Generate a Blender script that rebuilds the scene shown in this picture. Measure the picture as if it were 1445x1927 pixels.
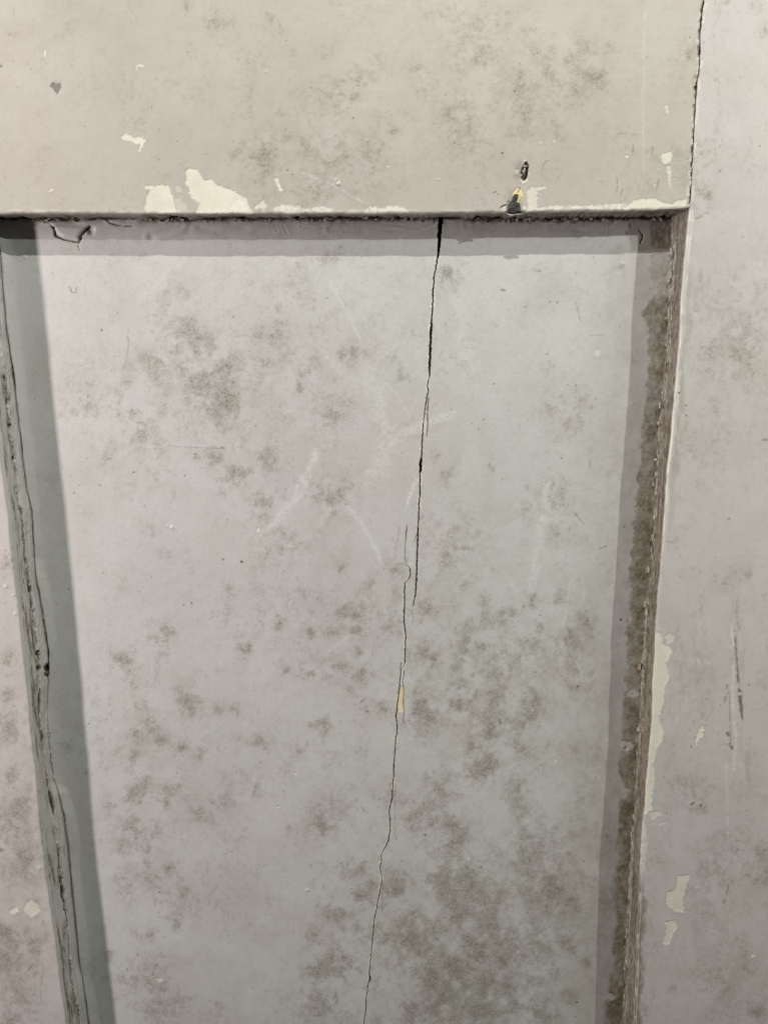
import bpy, math, random
import numpy as np
for o in list(bpy.data.objects): bpy.data.objects.remove(o)
sc = bpy.context.scene
rng = np.random.default_rng(7); random.seed(7)

# ------------------------------------------------------------------ camera
H = .36                      # metres from the lens to the door face
PITCH, YAW, ROLL = math.radians(12.1), math.radians(2.5), math.radians(-.95)
FPX, CU, CV = 1447., 722.5, 963.5
def _rx(a): c, s = np.cos(a), np.sin(a); return np.array([[1,0,0],[0,c,-s],[0,s,c]])
def _rz(a): c, s = np.cos(a), np.sin(a); return np.array([[c,-s,0],[s,c,0],[0,0,1]])
RM = _rz(YAW) @ _rx(math.pi/2-PITCH) @ _rz(ROLL)
CAM = np.array([0., -H, 0.])
cd = bpy.data.cameras.new('camera'); cam = bpy.data.objects.new('camera', cd); sc.collection.objects.link(cam)
cd.sensor_fit = 'VERTICAL'; cd.sensor_height = 24; cd.sensor_width = 18; cd.lens = 24*FPX/1927
cd.clip_start = .01; cd.clip_end = 50
from mathutils import Matrix
cam.matrix_world = Matrix.Translation(CAM.tolist()) @ Matrix([list(map(float, r)) for r in RM]).to_4x4()
sc.camera = cam

# ------------------------------------------------------------------ light
sc.view_settings.view_transform = 'Standard'; sc.view_settings.look = 'None'
sc.view_settings.exposure = 0; sc.view_settings.gamma = 1
w = bpy.data.worlds.new('World'); sc.world = w; w.use_nodes = True
w.node_tree.nodes['Background'].inputs[0].default_value = (1, .96, .92, 1)
w.node_tree.nodes['Background'].inputs[1].default_value = .003
def lamp(name, loc, watts, col, rad):
    l = bpy.data.lights.new(name, 'POINT'); l.energy = watts; l.color = col; l.shadow_soft_size = rad
    o = bpy.data.objects.new(name, l); sc.collection.objects.link(o); o.location = loc
# a tall narrow tube on the left, two small bare lamps up on the right and above
tl = bpy.data.lights.new('lamp_tube', 'AREA'); tl.shape = 'RECTANGLE'; tl.size = .036; tl.size_y = .60
tl.energy = 5.6; tl.color = (1, .885, .85)
to = bpy.data.objects.new('lamp_tube', tl); sc.collection.objects.link(to); to.location = (-.72, -.38, .05)
to.rotation_euler = (math.radians(90), 0, math.radians(-58))
lamp('lamp_cool', (.587, -.42, .293), 11.6, (.975, 1, .89), .006)
lamp('lamp_top', (.02, -.50, .588), 13.8, (1, .975, .89), .006)

# ------------------------------------------------------------------ helpers
D = .016                     # depth of the recess
def plane(u, v, y):
    u = np.asarray(u, float); v = np.asarray(v, float)
    d = np.stack([(u-CU)/FPX, -(v-CV)/FPX, -np.ones_like(u)], -1) @ RM.T
    t = (y-CAM[1])/d[..., 1]
    return CAM + t[..., None]*d
def photo(X, Z, y):          # coordinates on the door faces, in the units the wear below is noted in
    P = np.stack([X, np.full_like(X, y), Z], -1) - CAM
    q = P @ RM
    return CU+FPX*q[..., 0]/-q[..., 2], CV-FPX*q[..., 1]/-q[..., 2]
def edge_x(pts, y):          # polyline -> X as a function of Z
    p = np.array(pts, float); P = plane(p[:, 0], p[:, 1], y); o = np.argsort(P[:, 2])
    z, x = P[o, 2], P[o, 0]
    z = np.r_[z[0]-1, z, z[-1]+1]
    k0 = np.polyfit(P[:, 2], P[:, 0], 1)[0]
    x = np.r_[x[0]-k0, x, x[-1]+k0]
    return lambda q: np.interp(q, z, x)
def edge_z(pts, y):
    p = np.array(pts, float); P = plane(p[:, 0], p[:, 1], y); o = np.argsort(P[:, 0])
    return lambda q: np.interp(q, P[o, 0], P[o, 2])
_tab = rng.random((512, 512)).astype(np.float32)
def vn(x, y, seed=0):
    x = x + seed*37.13; y = y + seed*91.7
    xi = np.floor(x).astype(np.int64); yi = np.floor(y).astype(np.int64)
    fx = (x-xi); fy = (y-yi)
    fx = fx*fx*fx*(fx*(fx*6-15)+10); fy = fy*fy*fy*(fy*(fy*6-15)+10)
    a = _tab[xi & 511, yi & 511]; b = _tab[(xi+1) & 511, yi & 511]
    c = _tab[xi & 511, (yi+1) & 511]; d = _tab[(xi+1) & 511, (yi+1) & 511]
    return (a*(1-fx)+b*fx)*(1-fy)+(c*(1-fx)+d*fx)*fy
def fbm(x, y, octv=4, seed=0, gain=.5):
    s = 0; a = 1; t = 0; c, k = math.cos(.6), math.sin(.6)
    for i in range(octv):
        s = s + a*vn(x, y, seed+i*3.7); t += a; a *= gain
        x, y = (c*x-k*y)*2.03, (k*x+c*y)*2.03
    return s/t
def ss(a, b, x):
    t = np.clip((x-a)/(b-a), 0, 1); return t*t*(3-2*t)
def poly_sd(U, V, pts):      # signed distance, inside negative
    p = np.array(pts, float); n = len(p); d = np.full(U.shape, 1e9); ins = np.zeros(U.shape, bool)
    for i in range(n):
        a, b = p[i], p[(i+1) % n]
        e = b-a; wx, wy = U-a[0], V-a[1]
        t = np.clip((wx*e[0]+wy*e[1])/(e@e+1e-9), 0, 1)
        d = np.minimum(d, np.hypot(wx-t*e[0], wy-t*e[1]))
        if a[1] != b[1]:
            c = ((a[1] > V) != (b[1] > V)) & (U < (b[0]-a[0])*(V-a[1])/(b[1]-a[1])+a[0])
            ins ^= c
    return np.where(ins, -d, d)
def line_d(U, V, pts):       # distance to polyline and interpolated width
    d = np.full(U.shape, 1e9); w = np.zeros(U.shape)
    for a, b in zip(pts[:-1], pts[1:]):
        ex, ey = b[0]-a[0], b[1]-a[1]; wx, wy = U-a[0], V-a[1]
        t = np.clip((wx*ex+wy*ey)/(ex*ex+ey*ey+1e-9), 0, 1)
        q = np.hypot(wx-t*ex, wy-t*ey); m = q < d
        d = np.where(m, q, d)
        if len(a) > 2: w = np.where(m, a[2]+t*(b[2]-a[2]), w)
    return d, w
def box(U, V, pts, pad):
    p = np.array([q[:2] for q in pts], float)
    return (U > p[:, 0].min()-pad) & (U < p[:, 0].max()+pad) & (V > p[:, 1].min()-pad) & (V < p[:, 1].max()+pad)
def samples(a, b, step, ref=()):
    xs = [a]
    while xs[-1] < b:
        st = step
        for (p, q, s) in ref:
            if p <= xs[-1] < q: st = s
        xs.append(xs[-1]+st)
    xs = np.array(xs); return a+(xs-a)*(b-a)/(xs[-1]-a)

# ------------------------------------------------------------------ materials
def mat_paint(name, c1, c2, rough=.39, brush=(1, 1, .05)):
    m = bpy.data.materials.new(name); m.use_nodes = True; nt = m.node_tree; N, L = nt.nodes, nt.links
    bs = N['Principled BSDF']
    def node(t, **k):
        n = N.new(t)
        for a, b in k.items(): setattr(n, a, b)
        return n
    tc = node('ShaderNodeTexCoord')
    def noise(scale, detail, rgh=.5, vec=None):
        n = node('ShaderNodeTexNoise'); n.inputs['Scale'].default_value = scale
        n.inputs['Detail'].default_value = detail; n.inputs['Roughness'].default_value = rgh
        L.new(vec or tc.outputs['Object'], n.inputs['Vector']); return n.outputs['Fac']
    def mix(f, a, b):
        n = node('ShaderNodeMix', data_type='RGBA')
        for s, v in ((0, f), (6, a), (7, b)):
            if isinstance(v, tuple): n.inputs[s].default_value = (*v, 1)
            elif isinstance(v, float): n.inputs[s].default_value = v
            else: L.new(v, n.inputs[s])
        return n.outputs[2]
    def math_(op, a, b):
        n = node('ShaderNodeMath', operation=op)
        for i, v in enumerate((a, b)):
            if isinstance(v, (int, float)): n.inputs[i].default_value = v
            else: L.new(v, n.inputs[i])
        return n.outputs[0]
    def rng_(x, a, b, c, d):
        n = node('ShaderNodeMapRange'); L.new(x, n.inputs[0])
        for i, v in enumerate((a, b, c, d)): n.inputs[i+1].default_value = v
        return n.outputs[0]
    att = []
    for nm in ('wear_a', 'wear_b'):
        a = node('ShaderNodeAttribute'); a.attribute_name = nm
        s = node('ShaderNodeSeparateColor'); L.new(a.outputs['Color'], s.inputs[0])
        att += [s.outputs[0], s.outputs[1], s.outputs[2], a.outputs['Alpha']]
    dirt, chip, wood, pale, grime_shade, yellow, black, white = att
    big = noise(14., 5., .55); fine = noise(2600., 2.); mid = noise(90., 4., .6)
    col = mix(rng_(big, .35, .65, 0, 1), c1, c2)
    col = mix(rng_(noise(34., 6., .62), .46, .72, 0, .24), col, (.38, .355, .295))
    col = mix(rng_(noise(21., 5., .6), .50, .75, 0, .30), col, (.64, .635, .63))
    col = mix(math_('MULTIPLY', pale, .80), col, (.74, .76, .755))
    col = mix(math_('MULTIPLY', dirt, rng_(noise(1000., 5., .78), .36, .64, .40, 1.55)), col, mix(rng_(noise(22., 3.), .4, .6, 0, 1), (.165, .150, .095), (.155, .120, .085)))
    col = mix(chip, col, mix(rng_(mid, .3, .7, 0, 1), (.66, .66, .57), (.75, .74, .645)))
    col = mix(white, col, (.80, .79, .73))
    col = mix(grime_shade, col, mix(rng_(noise(160., 4., .65), .35, .65, 0, 1), (.098, .080, .046), (.215, .188, .128)))
    col = mix(yellow, col, (.82, .72, .40))
    mp = node('ShaderNodeMapping'); mp.inputs['Scale'].default_value = (1, 1, .12); L.new(tc.outputs['Object'], mp.inputs[0])
    grain = noise(1500., 4., .7, mp.outputs[0])
    col = mix(wood, col, mix(rng_(grain, .35, .65, 0, 1), (.030, .017, .010), (.17, .122, .072)))
    col = mix(black, col, (.012, .011, .010))
    hsv = node('ShaderNodeHueSaturation'); L.new(col, hsv.inputs['Color'])
    L.new(rng_(fine, .3, .7, .91, 1.09), hsv.inputs['Value'])
    L.new(hsv.outputs[0], bs.inputs['Base Color'])
    r = math_('ADD', rng_(mid, .3, .7, rough-.05, rough+.07), math_('MULTIPLY', math_('MAXIMUM', dirt, math_('MAXIMUM', grime_shade, chip)), .3))
    r = math_('MINIMUM', math_('MAXIMUM', r, math_('MULTIPLY', math_('MAXIMUM', wood, black), .85)), .95)
    L.new(r, bs.inputs['Roughness']); bs.inputs['Specular IOR Level'].default_value = .46
    b1 = node('ShaderNodeBump'); b1.inputs['Distance'].default_value = .0002; b1.inputs['Strength'].default_value = .16
    L.new(noise(420., 4., .6), b1.inputs['Height'])
    b2 = node('ShaderNodeBump'); b2.inputs['Distance'].default_value = .00006; b2.inputs['Strength'].default_value = .25
    L.new(fine, b2.inputs['Height']); b3 = node('ShaderNodeBump'); b3.inputs['Distance'].default_value = .0002; b3.inputs['Strength'].default_value = .20
    mb = node('ShaderNodeMapping'); mb.inputs['Scale'].default_value = brush; L.new(tc.outputs['Object'], mb.inputs[0])
    L.new(noise(620., 4., .65, mb.outputs[0]), b3.inputs['Height']); L.new(b1.outputs[0], b3.inputs['Normal'])
    L.new(b3.outputs[0], b2.inputs['Normal']); L.new(b2.outputs[0], bs.inputs['Normal'])
    return m
M_RAIL = mat_paint('cream_grey_paint', (.512, .486, .446), (.488, .464, .432), brush=(.05, 1, 1))
M_PANEL = mat_paint('cool_grey_paint', (.588, .598, .590), (.556, .560, .558))
M_STILE = mat_paint('lilac_grey_paint', (.576, .558, .545), (.554, .534, .530))
def mat_flat(name, col, rough=.6, col2=None, scale=400.):
    m = bpy.data.materials.new(name); m.use_nodes = True; nt = m.node_tree; N, L = nt.nodes, nt.links
    n = N.new('ShaderNodeTexNoise'); n.inputs['Scale'].default_value = scale; n.inputs['Detail'].default_value = 4
    tc = N.new('ShaderNodeTexCoord'); L.new(tc.outputs['Object'], n.inputs['Vector'])
    r = N.new('ShaderNodeValToRGB'); r.color_ramp.elements[0].position = .35; r.color_ramp.elements[1].position = .65
    r.color_ramp.elements[0].color = (*col, 1); r.color_ramp.elements[1].color = (*(col2 or col), 1)
    L.new(n.outputs['Fac'], r.inputs[0]); b = N['Principled BSDF']; L.new(r.outputs[0], b.inputs['Base Color'])
    b.inputs['Roughness'].default_value = rough
    bp = N.new('ShaderNodeBump'); bp.inputs['Distance'].default_value = .0003; bp.inputs['Strength'].default_value = .5
    L.new(n.outputs['Fac'], bp.inputs['Height']); L.new(bp.outputs[0], b.inputs['Normal'])
    return m
M_BACKING = mat_flat('dark_backing_fill', (.018, .010, .006), .9, (.045, .026, .015))  # dark fill for the added backing
M_FLAKE = mat_flat('flaked_paint', (.30, .27, .22), .6, (.62, .58, .49), 900.)
M_CRUMB = mat_flat('dirty_crumbs', (.05, .035, .022), .8, (.42, .36, .28), 1400.)
M_BLACK = mat_flat('black_filler', (.006, .006, .006), .55, (.075, .075, .072), 900.)

# ------------------------------------------------------------------ object writing
root = bpy.data.objects.new('panelled_door', None); sc.collection.objects.link(root)
root['label'] = 'old grey painted panelled door with a cracked recessed panel and peeling stained paint'
root['category'] = 'door'; root['kind'] = 'thing'
def link(name, me, mat, parent=root, label=None, kind=None):
    o = bpy.data.objects.new(name, me); sc.collection.objects.link(o); o.parent = parent
    if mat and not me.materials: me.materials.append(mat)
    if label: o['label'] = label
    if kind: o['kind'] = kind
    return o
FIELDS = ('dirt', 'chip', 'wood', 'pale', 'grime_shade', 'yellow', 'black', 'white')
def grid_mesh(name, P, W, walls=(), wall_depth=.005, flip=False):
    """P (n,m,3) displaced points, W dict of (n,m) wear and painted light masks; walls: sides that get a wall going back into the wood"""
    n, m, _ = P.shape
    idx = np.arange(n*m).reshape(n, m)
    q = np.stack([idx[:-1, :-1], idx[:-1, 1:], idx[1:, 1:], idx[1:, :-1]], -1).reshape(-1, 4)
    V = [P.reshape(-1, 3)]; Q = [q]
    A = np.zeros((n*m, 8), np.float32)
    for i, f in enumerate(FIELDS):
        if f in W: A[:, i] = np.clip(W[f], 0, 1).reshape(-1)
    At = [A]; off = n*m
    for side in walls:
        e = P[:, 0] if side == 'L' else P[:, -1] if side == 'R' else P[0] if side == 'T' else P[-1]
        k = len(e); b = e.copy(); b[:, 1] += wall_depth
        V += [e, b]; i0 = off+np.arange(k); i1 = i0+k
        w = np.stack([i0[:-1], i1[:-1], i1[1:], i0[1:]], -1)
        if side in 'RT': w = w[:, ::-1]
        Q.append(w); off += 2*k
        a = np.zeros((2*k, 8), np.float32); a[:, 2] = .9; At.append(a)
    V = np.concatenate(V); Q = np.concatenate(Q); A = np.concatenate(At)
    if flip: Q = Q[:, ::-1]
    me = bpy.data.meshes.new(name)
    me.vertices.add(len(V)); me.vertices.foreach_set('co', V.astype(np.float32).ravel())
    me.loops.add(Q.size); me.loops.foreach_set('vertex_index', Q.astype(np.int32).ravel())
    me.polygons.add(len(Q)); me.polygons.foreach_set('loop_start', np.arange(0, Q.size, 4, dtype=np.int32))
    me.polygons.foreach_set('use_smooth', np.ones(len(Q), bool))
    me.update(calc_edges=True)
    for k, nm in enumerate(('wear_a', 'wear_b')):
        at = me.attributes.new(nm, 'FLOAT_COLOR', 'POINT')
        at.data.foreach_set('color', A[:, 4*k:4*k+4].astype(np.float32).ravel())
    return me
def normals(P, flip=False):
    a = np.gradient(P, axis=1); b = np.gradient(P, axis=0)
    n = np.cross(b, a) if not flip else np.cross(a, b)
    return n/(np.linalg.norm(n, axis=-1, keepdims=True)+1e-12)

# ------------------------------------------------------------------ edges of the joinery (noted on the two faces)
SEAM = [(1325,-60),(1324,5),(1321,20),(1317,67),(1317,97),(1315,134),(1311,158),(1309,188),(1306,228),(1305,255),(1303,302),(1302,332),(1300,352),(1299,379),(1297,396)]
ARRIS_R = SEAM + [(1294,420),(1287,484),(1283,551),(1279,615),(1274,679),(1267,766),(1262,813),(1255,880),(1250,960),(1245,1027),(1238,1111),(1234,1178),(1229,1262),(1226,1339),(1223,1396),(1219,1440),(1214,1490),(1212,1531),(1207,1574),(1204,1641),(1202,1692),(1199,1742),(1196,1860),(1192,1927)]
JUNC_R = [(1262,412),(1262,484),(1259,541),(1255,615),(1249,695),(1244,752),(1238,803),(1235,880),(1230,960),(1226,1027),(1218,1111),(1211,1195),(1206,1279),(1202,1346),(1197,1440),(1190,1541),(1181,1675),(1176,1776),(1173,1860),(1169,1927)]
ARRIS_L = [(-52,380),(0,828),(17,960),(28,1060),(37,1140),(46,1220),(55,1300),(62,1380),(69,1440),(82,1590),(97,1700),(108,1770),(117,1850),(128,1927)]
JUNC_L = [(-6,412),(2,480),(6,540),(13,620),(25,700),(33,770),(42,850),(50,920),(60,960),(65,1050),(74,1110),(82,1165),(90,1220),(92,1260),(88,1340),(93,1400),(98,1440),(103,1470),(112,1490),(122,1530),(130,1590),(135,1650),(140,1700),(146,1760),(150,1810),(156,1840),(163,1890),(168,1927)]
RAIL_A = [(-400,407),(0,402),(240,402.5),(490,402.5),(800,401.5),(1000,399),(1200,396),(1300,393)]
RAIL_J = [(-400,414),(0,412),(400,411.5),(800,410),(1000,411),(1200,409),(1300,408)]
CRACK = [(829,396,8),(829,412,8),(827,440,7),(826,468,5),(822,490,2.6),(817,520,2.4),(815,550,2.6),(812,600,2.6),(811,620,5),(810,640,4),(809,660,4.6),(808,690,4.2),(808,710,2.4),(804,725,2),(806,738,2),(803,748,2.6),(801,760,2),(798,780,1.6),(795,815,2.4),(793,860,2.6),(791.5,870,5),(791,886,5),(790,891,2.4),(790,920,2.4),(788,960,2.4),(786,1002,2),(772,1030,.0),(766,1060,.3),(771,1070,2),(772,1080,2.2),(769,1090,2),(762,1097,2),(761,1130,2.5),(760,1170,2.5),(763,1195,2.4),(762,1230,2.2),(762,1246,2),(755,1262,.5),(752,1288,2),(748,1320,2.2),(745,1345,2.6),(747,1370,2.2),(744,1400,2),(741,1440,2.2),(740,1470,2),(738,1500,2),(732,1528,1.9),(735,1555,2),(730,1583,2.6),(717,1608,1.6),(718,1618,2),(715,1633,1.8),(719,1653,1.7),(713,1686,1.8),(704,1732,1.9),(701,1772,1.8),(699,1792,1.8),(695,1829,2),(696,1842,4),(693,1850,2),(689,1875,1.8),(688,1902,1.9),(684,1927,1.9),(676,2050,1.9)]
xa_r = edge_x(ARRIS_R, 0.); xj_r = edge_x(JUNC_R, D); xa_l = edge_x(ARRIS_L, 0.); xj_l = edge_x(JUNC_L, D)
za = edge_z(RAIL_A, 0.); zj = edge_z(RAIL_J, D)
xc = edge_x([c[:2] for c in CRACK], D)
_cp = plane([c[0] for c in CRACK], [c[1] for c in CRACK], D)
_o = np.argsort(_cp[:, 2]); _cw = np.array([c[2] for c in CRACK])[_o]*.000262
def crack_w(z): return np.interp(z, _cp[_o, 2], _cw)
Z_RAIL = float(za(0.))
_DU = [-400,0,60,100,160,200,255,270,345,400,470,500,560,640,700,812,835,865,880,1085,1130,1180,1200,1225,1270]
_DD = [.5,.6,.9,.8,.7,.25,.35,1,1,.8,.6,.35,.8,.8,.6,.7,.05,.25,1,1,.7,.7,.3,.8,.9]
def crud(U): return np.interp(U, _DU, _DD)      # how much crud hangs in the joint under the rail

# ------------------------------------------------------------------ wear: where the mould, chips, scuffs and dents sit on the faces
_S = """508,32,8,.7;570,58,6;530,57,10,.4;551,100,8,.4;608,103,12,.5;540,155,10,.4;520,213,7;545,259,8,.6;580,279,15,.6;646,279,13,.6;692,275,14,.8;737,246,8,.8;771,221,9,.6;623,180,24,.5;663,186,12,.5;709,126,22,.35;683,130,12,.4;784,128,11,.6;674,146,8,.5;865,196,12,.7;849,219,14,.7;885,242,9,.8;867,253,11,.8;908,60,26,.5;915,90,18,.5;872,86,10,.5;884,121,12,.5;892,269,32,.5;869,302,9,.6;500,262,14,.6;493,296,18,.8;500,319,22,.6;620,309,14,.7;699,335,18,.5;586,359,28,.55;563,365,12,.5;709,375,12,.4
354,12,8,.8;148,13,7,.6;403,36,16,.6;21,70,8,.5;130,60,26,.25;66,116,9,.3;78,116,7,.4;440,292,9,.6;470,180,7,.5;990,60,13,.5;1096,89,11,.6;1070,112,9,.7;1150,89,9,.5;1114,149,16,.8;1134,139,8,.7;1138,163,9,.6;1087,181,12,.6;980,151,18,.6;987,201,34,.5;1292,111,12,.5;1366,3,7,.9;1436,54,10,.6;1433,12,10,.7;1325,292,20,.5;1322,362,18,.5;1060,160,30,.4;1010,110,24,.4;1040,230,20,.3;930,150,20,.4
364,619,15,1;367,642,16,.9;334,656,10,.8;395,641,12,.8;395,666,7,.9;349,696,12,.8;296,686,11,.7;276,672,13,.5;246,686,8,.5;422,696,13,.9;425,716,22,.8;369,726,13,1;379,716,11,.9;302,709,14,.7;233,727,11,.7;176,719,9,.6;223,752,8,.8;176,769,19,.6;249,782,11,1;259,795,11,.9;226,772,10,.5;272,822,18,.8;286,845,14,.7;206,835,9,.6;203,862,12,.6;422,759,26,.8;442,732,13,.6;404,857,11,1;442,892,13,1;369,858,7,.7;415,928,8,.6;462,892,12,.7;455,842,15,.5;375,762,12,.4;342,543,17,.5;312,549,9,.6;329,513,8,.5;330,740,20,.4;310,780,26,.25;430,800,20,.5
837,508,15,1;570,510,10,.8;613,490,12,.6;526,636,14,.9;520,603,13,.7;490,629,11,.7;656,666,15,.8;583,692,18,.6;566,729,8,.8;762,706,11,.8;737,676,7,.7;523,782,10,.6;633,782,18,.6;505,862,14,1;822,858,9,.6;636,935,18,.9;613,935,13,.7;842,895,13,.7;928,878,9,.6;490,948,15,.7;869,682,10,.4;560,550,22,.4;500,690,22,.5;540,670,16,.5;470,720,16,.6;600,610,20,.35;640,560,16,.3
1037,689,9,.5;1098,756,13,.5;1034,772,11,.5;1064,786,18,.6;1054,934,20,.6;1034,947,18,.5;1373,517,11,.4;1386,635,34,.5;1379,662,22,.5;1339,702,7,.7;1332,658,7,.5;1340,750,6,.6;1356,776,14,.5;1316,809,10,.4;1339,833,30,.4;1420,560,26,.4;1400,700,24,.4;1340,560,20,.3
314,1179,10,.9;319,1192,9,.8;304,1212,11,.8;236,1252,14,.9;225,1252,9,.6;359,1317,13,1.1;345,1317,9,.7;409,1335,10,.6;445,1334,10,.7;266,1325,14,.5;286,1370,9,.9;257,1387,10,.8;304,1397,10,.9;347,1403,10,1.1;379,1412,11,.8;244,1435,13,.9;465,1216,12,.9;399,1160,17,.5;432,1110,11,.8;425,1146,11,.6;229,1103,14,.4;282,997,10,.5;316,1045,8,.7;131,1401,7,.8;252,1299,12,.5;282,1289,10,.5;7,1060,10,.9;13,1236,14,.9;20,1369,20,.9;7,1312,13,1
540,1023,26,.6;676,1153,14,1.1;646,1153,12,.8;669,1186,11,1;679,1169,8,.9;583,1186,12,1;520,1173,13,.8;623,1189,14,.6;643,1066,9,.7;746,1070,13,.9;693,1100,8,.8;603,1123,12,.5;742,1113,10,.7;729,1156,12,.7;727,1181,9,.9;673,1229,8,.9;660,1235,10,.6;583,1272,11,.8;541,1262,9,.9;643,1252,15,.7;683,1272,12,.8;615,1272,8,.8;719,1335,11,.9;606,1364,12,1.1;563,1412,11,.8;487,1395,14,.8;669,1412,9,.5;799,1139,12,.8;805,1149,10,.8;912,1133,9,.9;915,1171,11,1;875,1182,11,.8;872,1216,14,.9;909,1219,11,1;799,1226,13,.9;817,1239,9,1;769,1226,10,.5;948,1163,12,.9;928,1269,15,1;862,1256,11,.7;804,1272,10,.8;859,1289,12,.7;796,1315,15,.8;782,1342,17,1;805,1355,15,1;879,1319,17,1;922,1374,16,1;935,1322,20,.8;889,1402,12,1;923,1427,14,1;839,1362,9,.6;859,1020,30,.6;839,1053,24,.5;940,1290,18,.6;900,1350,20,.5
1047,997,15,.7;1094,1165,14,.9;1012,1183,9,1;1007,1131,12,.9;967,1151,7,1;1054,1131,14,.5;1104,1195,10,.6;1074,1201,14,.7;994,1208,12,.6;1004,1339,15,1.1;1000,1319,18,1;973,1363,14,1;980,1406,16,.7;1084,1292,11,.6;1014,1242,18,.6;1408,1081,8,.9;1436,1124,6,1;1363,1084,16,.6;1262,1017,14,.4;1299,1275,15,.5;1433,1282,6,1;960,1240,24,.5;1060,1240,30,.4
27,1463,10,.9;43,1523,16,1;27,1553,24,.9;50,1619,24,.8;66,1775,20,.9;20,1795,20,.9;5,1755,14,1;10,1822,20,.8;23,1872,24,.7;20,1912,16,.8;272,1475,12,1;256,1493,13,1.1;335,1486,12,1;312,1506,10,.8;425,1503,13,.7;212,1520,12,.7;379,1536,11,.9;249,1545,8,1;395,1546,10,.7;302,1569,13,.7;262,1573,13,.8;232,1589,16,.7;272,1596,11,.8;232,1556,12,.6;277,1623,8,.8;322,1629,8,.9;232,1652,20,.6;282,1656,17,.7;239,1669,10,.8;292,1702,5,1.3;249,1696,10,.6;349,1682,11,.9;365,1702,32,.45;332,1739,10,.8;279,1759,10,.7;429,1760,8,.8;282,1822,26,.6;299,1855,30,.5;335,1882,8,1;355,1882,9,.8;405,1898,20,.5;302,1905,26,.7;206,1799,7,1.1
540,1447,12,.7;487,1477,16,.6;717,1506,11,.8;636,1516,16,.6;600,1556,17,1.1;600,1535,13,.7;683,1633,10,.7;656,1633,12,.7;693,1672,18,.9;679,1686,10,1;623,1716,14,.9;650,1718,10,.7;676,1746,8,.9;590,1762,14,.7;629,1799,16,.8;639,1815,19,.9;600,1829,15,.9;609,1885,26,.8;633,1875,8,1;643,1915,20,.6;709,1859,9,.8;782,1540,14,1.1;809,1543,11,.9;852,1550,13,1;862,1573,17,1;852,1603,16,.9;746,1669,18,1;849,1666,30,1.1;872,1659,18,1;938,1696,17,1;865,1712,20,1;902,1696,18,.9;832,1692,18,.8;772,1732,20,1;812,1746,15,1;782,1776,27,1.1;726,1766,16,.8;819,1802,16,1;895,1792,28,.9;845,1832,28,1.1;819,1825,14,1;915,1849,14,1;905,1905,26,1;832,1879,42,1.1;796,1905,32,1;855,1855,26,1;945,1805,26,.9;945,1770,20,.8;832,1480,18,.8;812,1467,12,.7;812,1516,14,.8;892,1450,18,.9;915,1447,14,.9;700,1764,16,.6;930,1735,22,.7;960,1860,22,.7
980,1520,18,.6;977,1574,14,.8;994,1608,24,.7;1044,1668,34,.8;1004,1675,26,.8;1027,1695,20,.8;1064,1698,28,.7;1004,1789,20,.9;1044,1832,14,1;1064,1786,17,.8;967,1896,9,1.3;1014,1896,20,.9;1030,1913,16,.9;1071,1873,11,.8;1108,1811,8,1;1000,1846,20,.8;970,1470,16,.7;1040,1600,24,.6;1080,1560,20,.4;1366,1621,36,.5;1440,1601,18,.7;1438,1648,18,.7;1264,1863,8,.8;1426,1906,18,.8;1215,1900,14,.7;1235,1621,16,.6;1319,1517,11,.7;1363,1843,48,.45;1300,1700,24,.4;1280,1480,16,.4"""
SPOTS = []
for t in _S.replace('\n', ';').split(';'):
    q = [float(k) for k in t.split(',')]
    if len(q) >= 3: SPOTS.append((q[0], q[1], q[2], q[3] if len(q) > 3 else .6))
_step = 1.4
_ru = np.arange(-260, 1700, _step); _rv = np.arange(-260, 2200, _step)
RU, RV = np.meshgrid(_ru, _rv)
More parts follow.
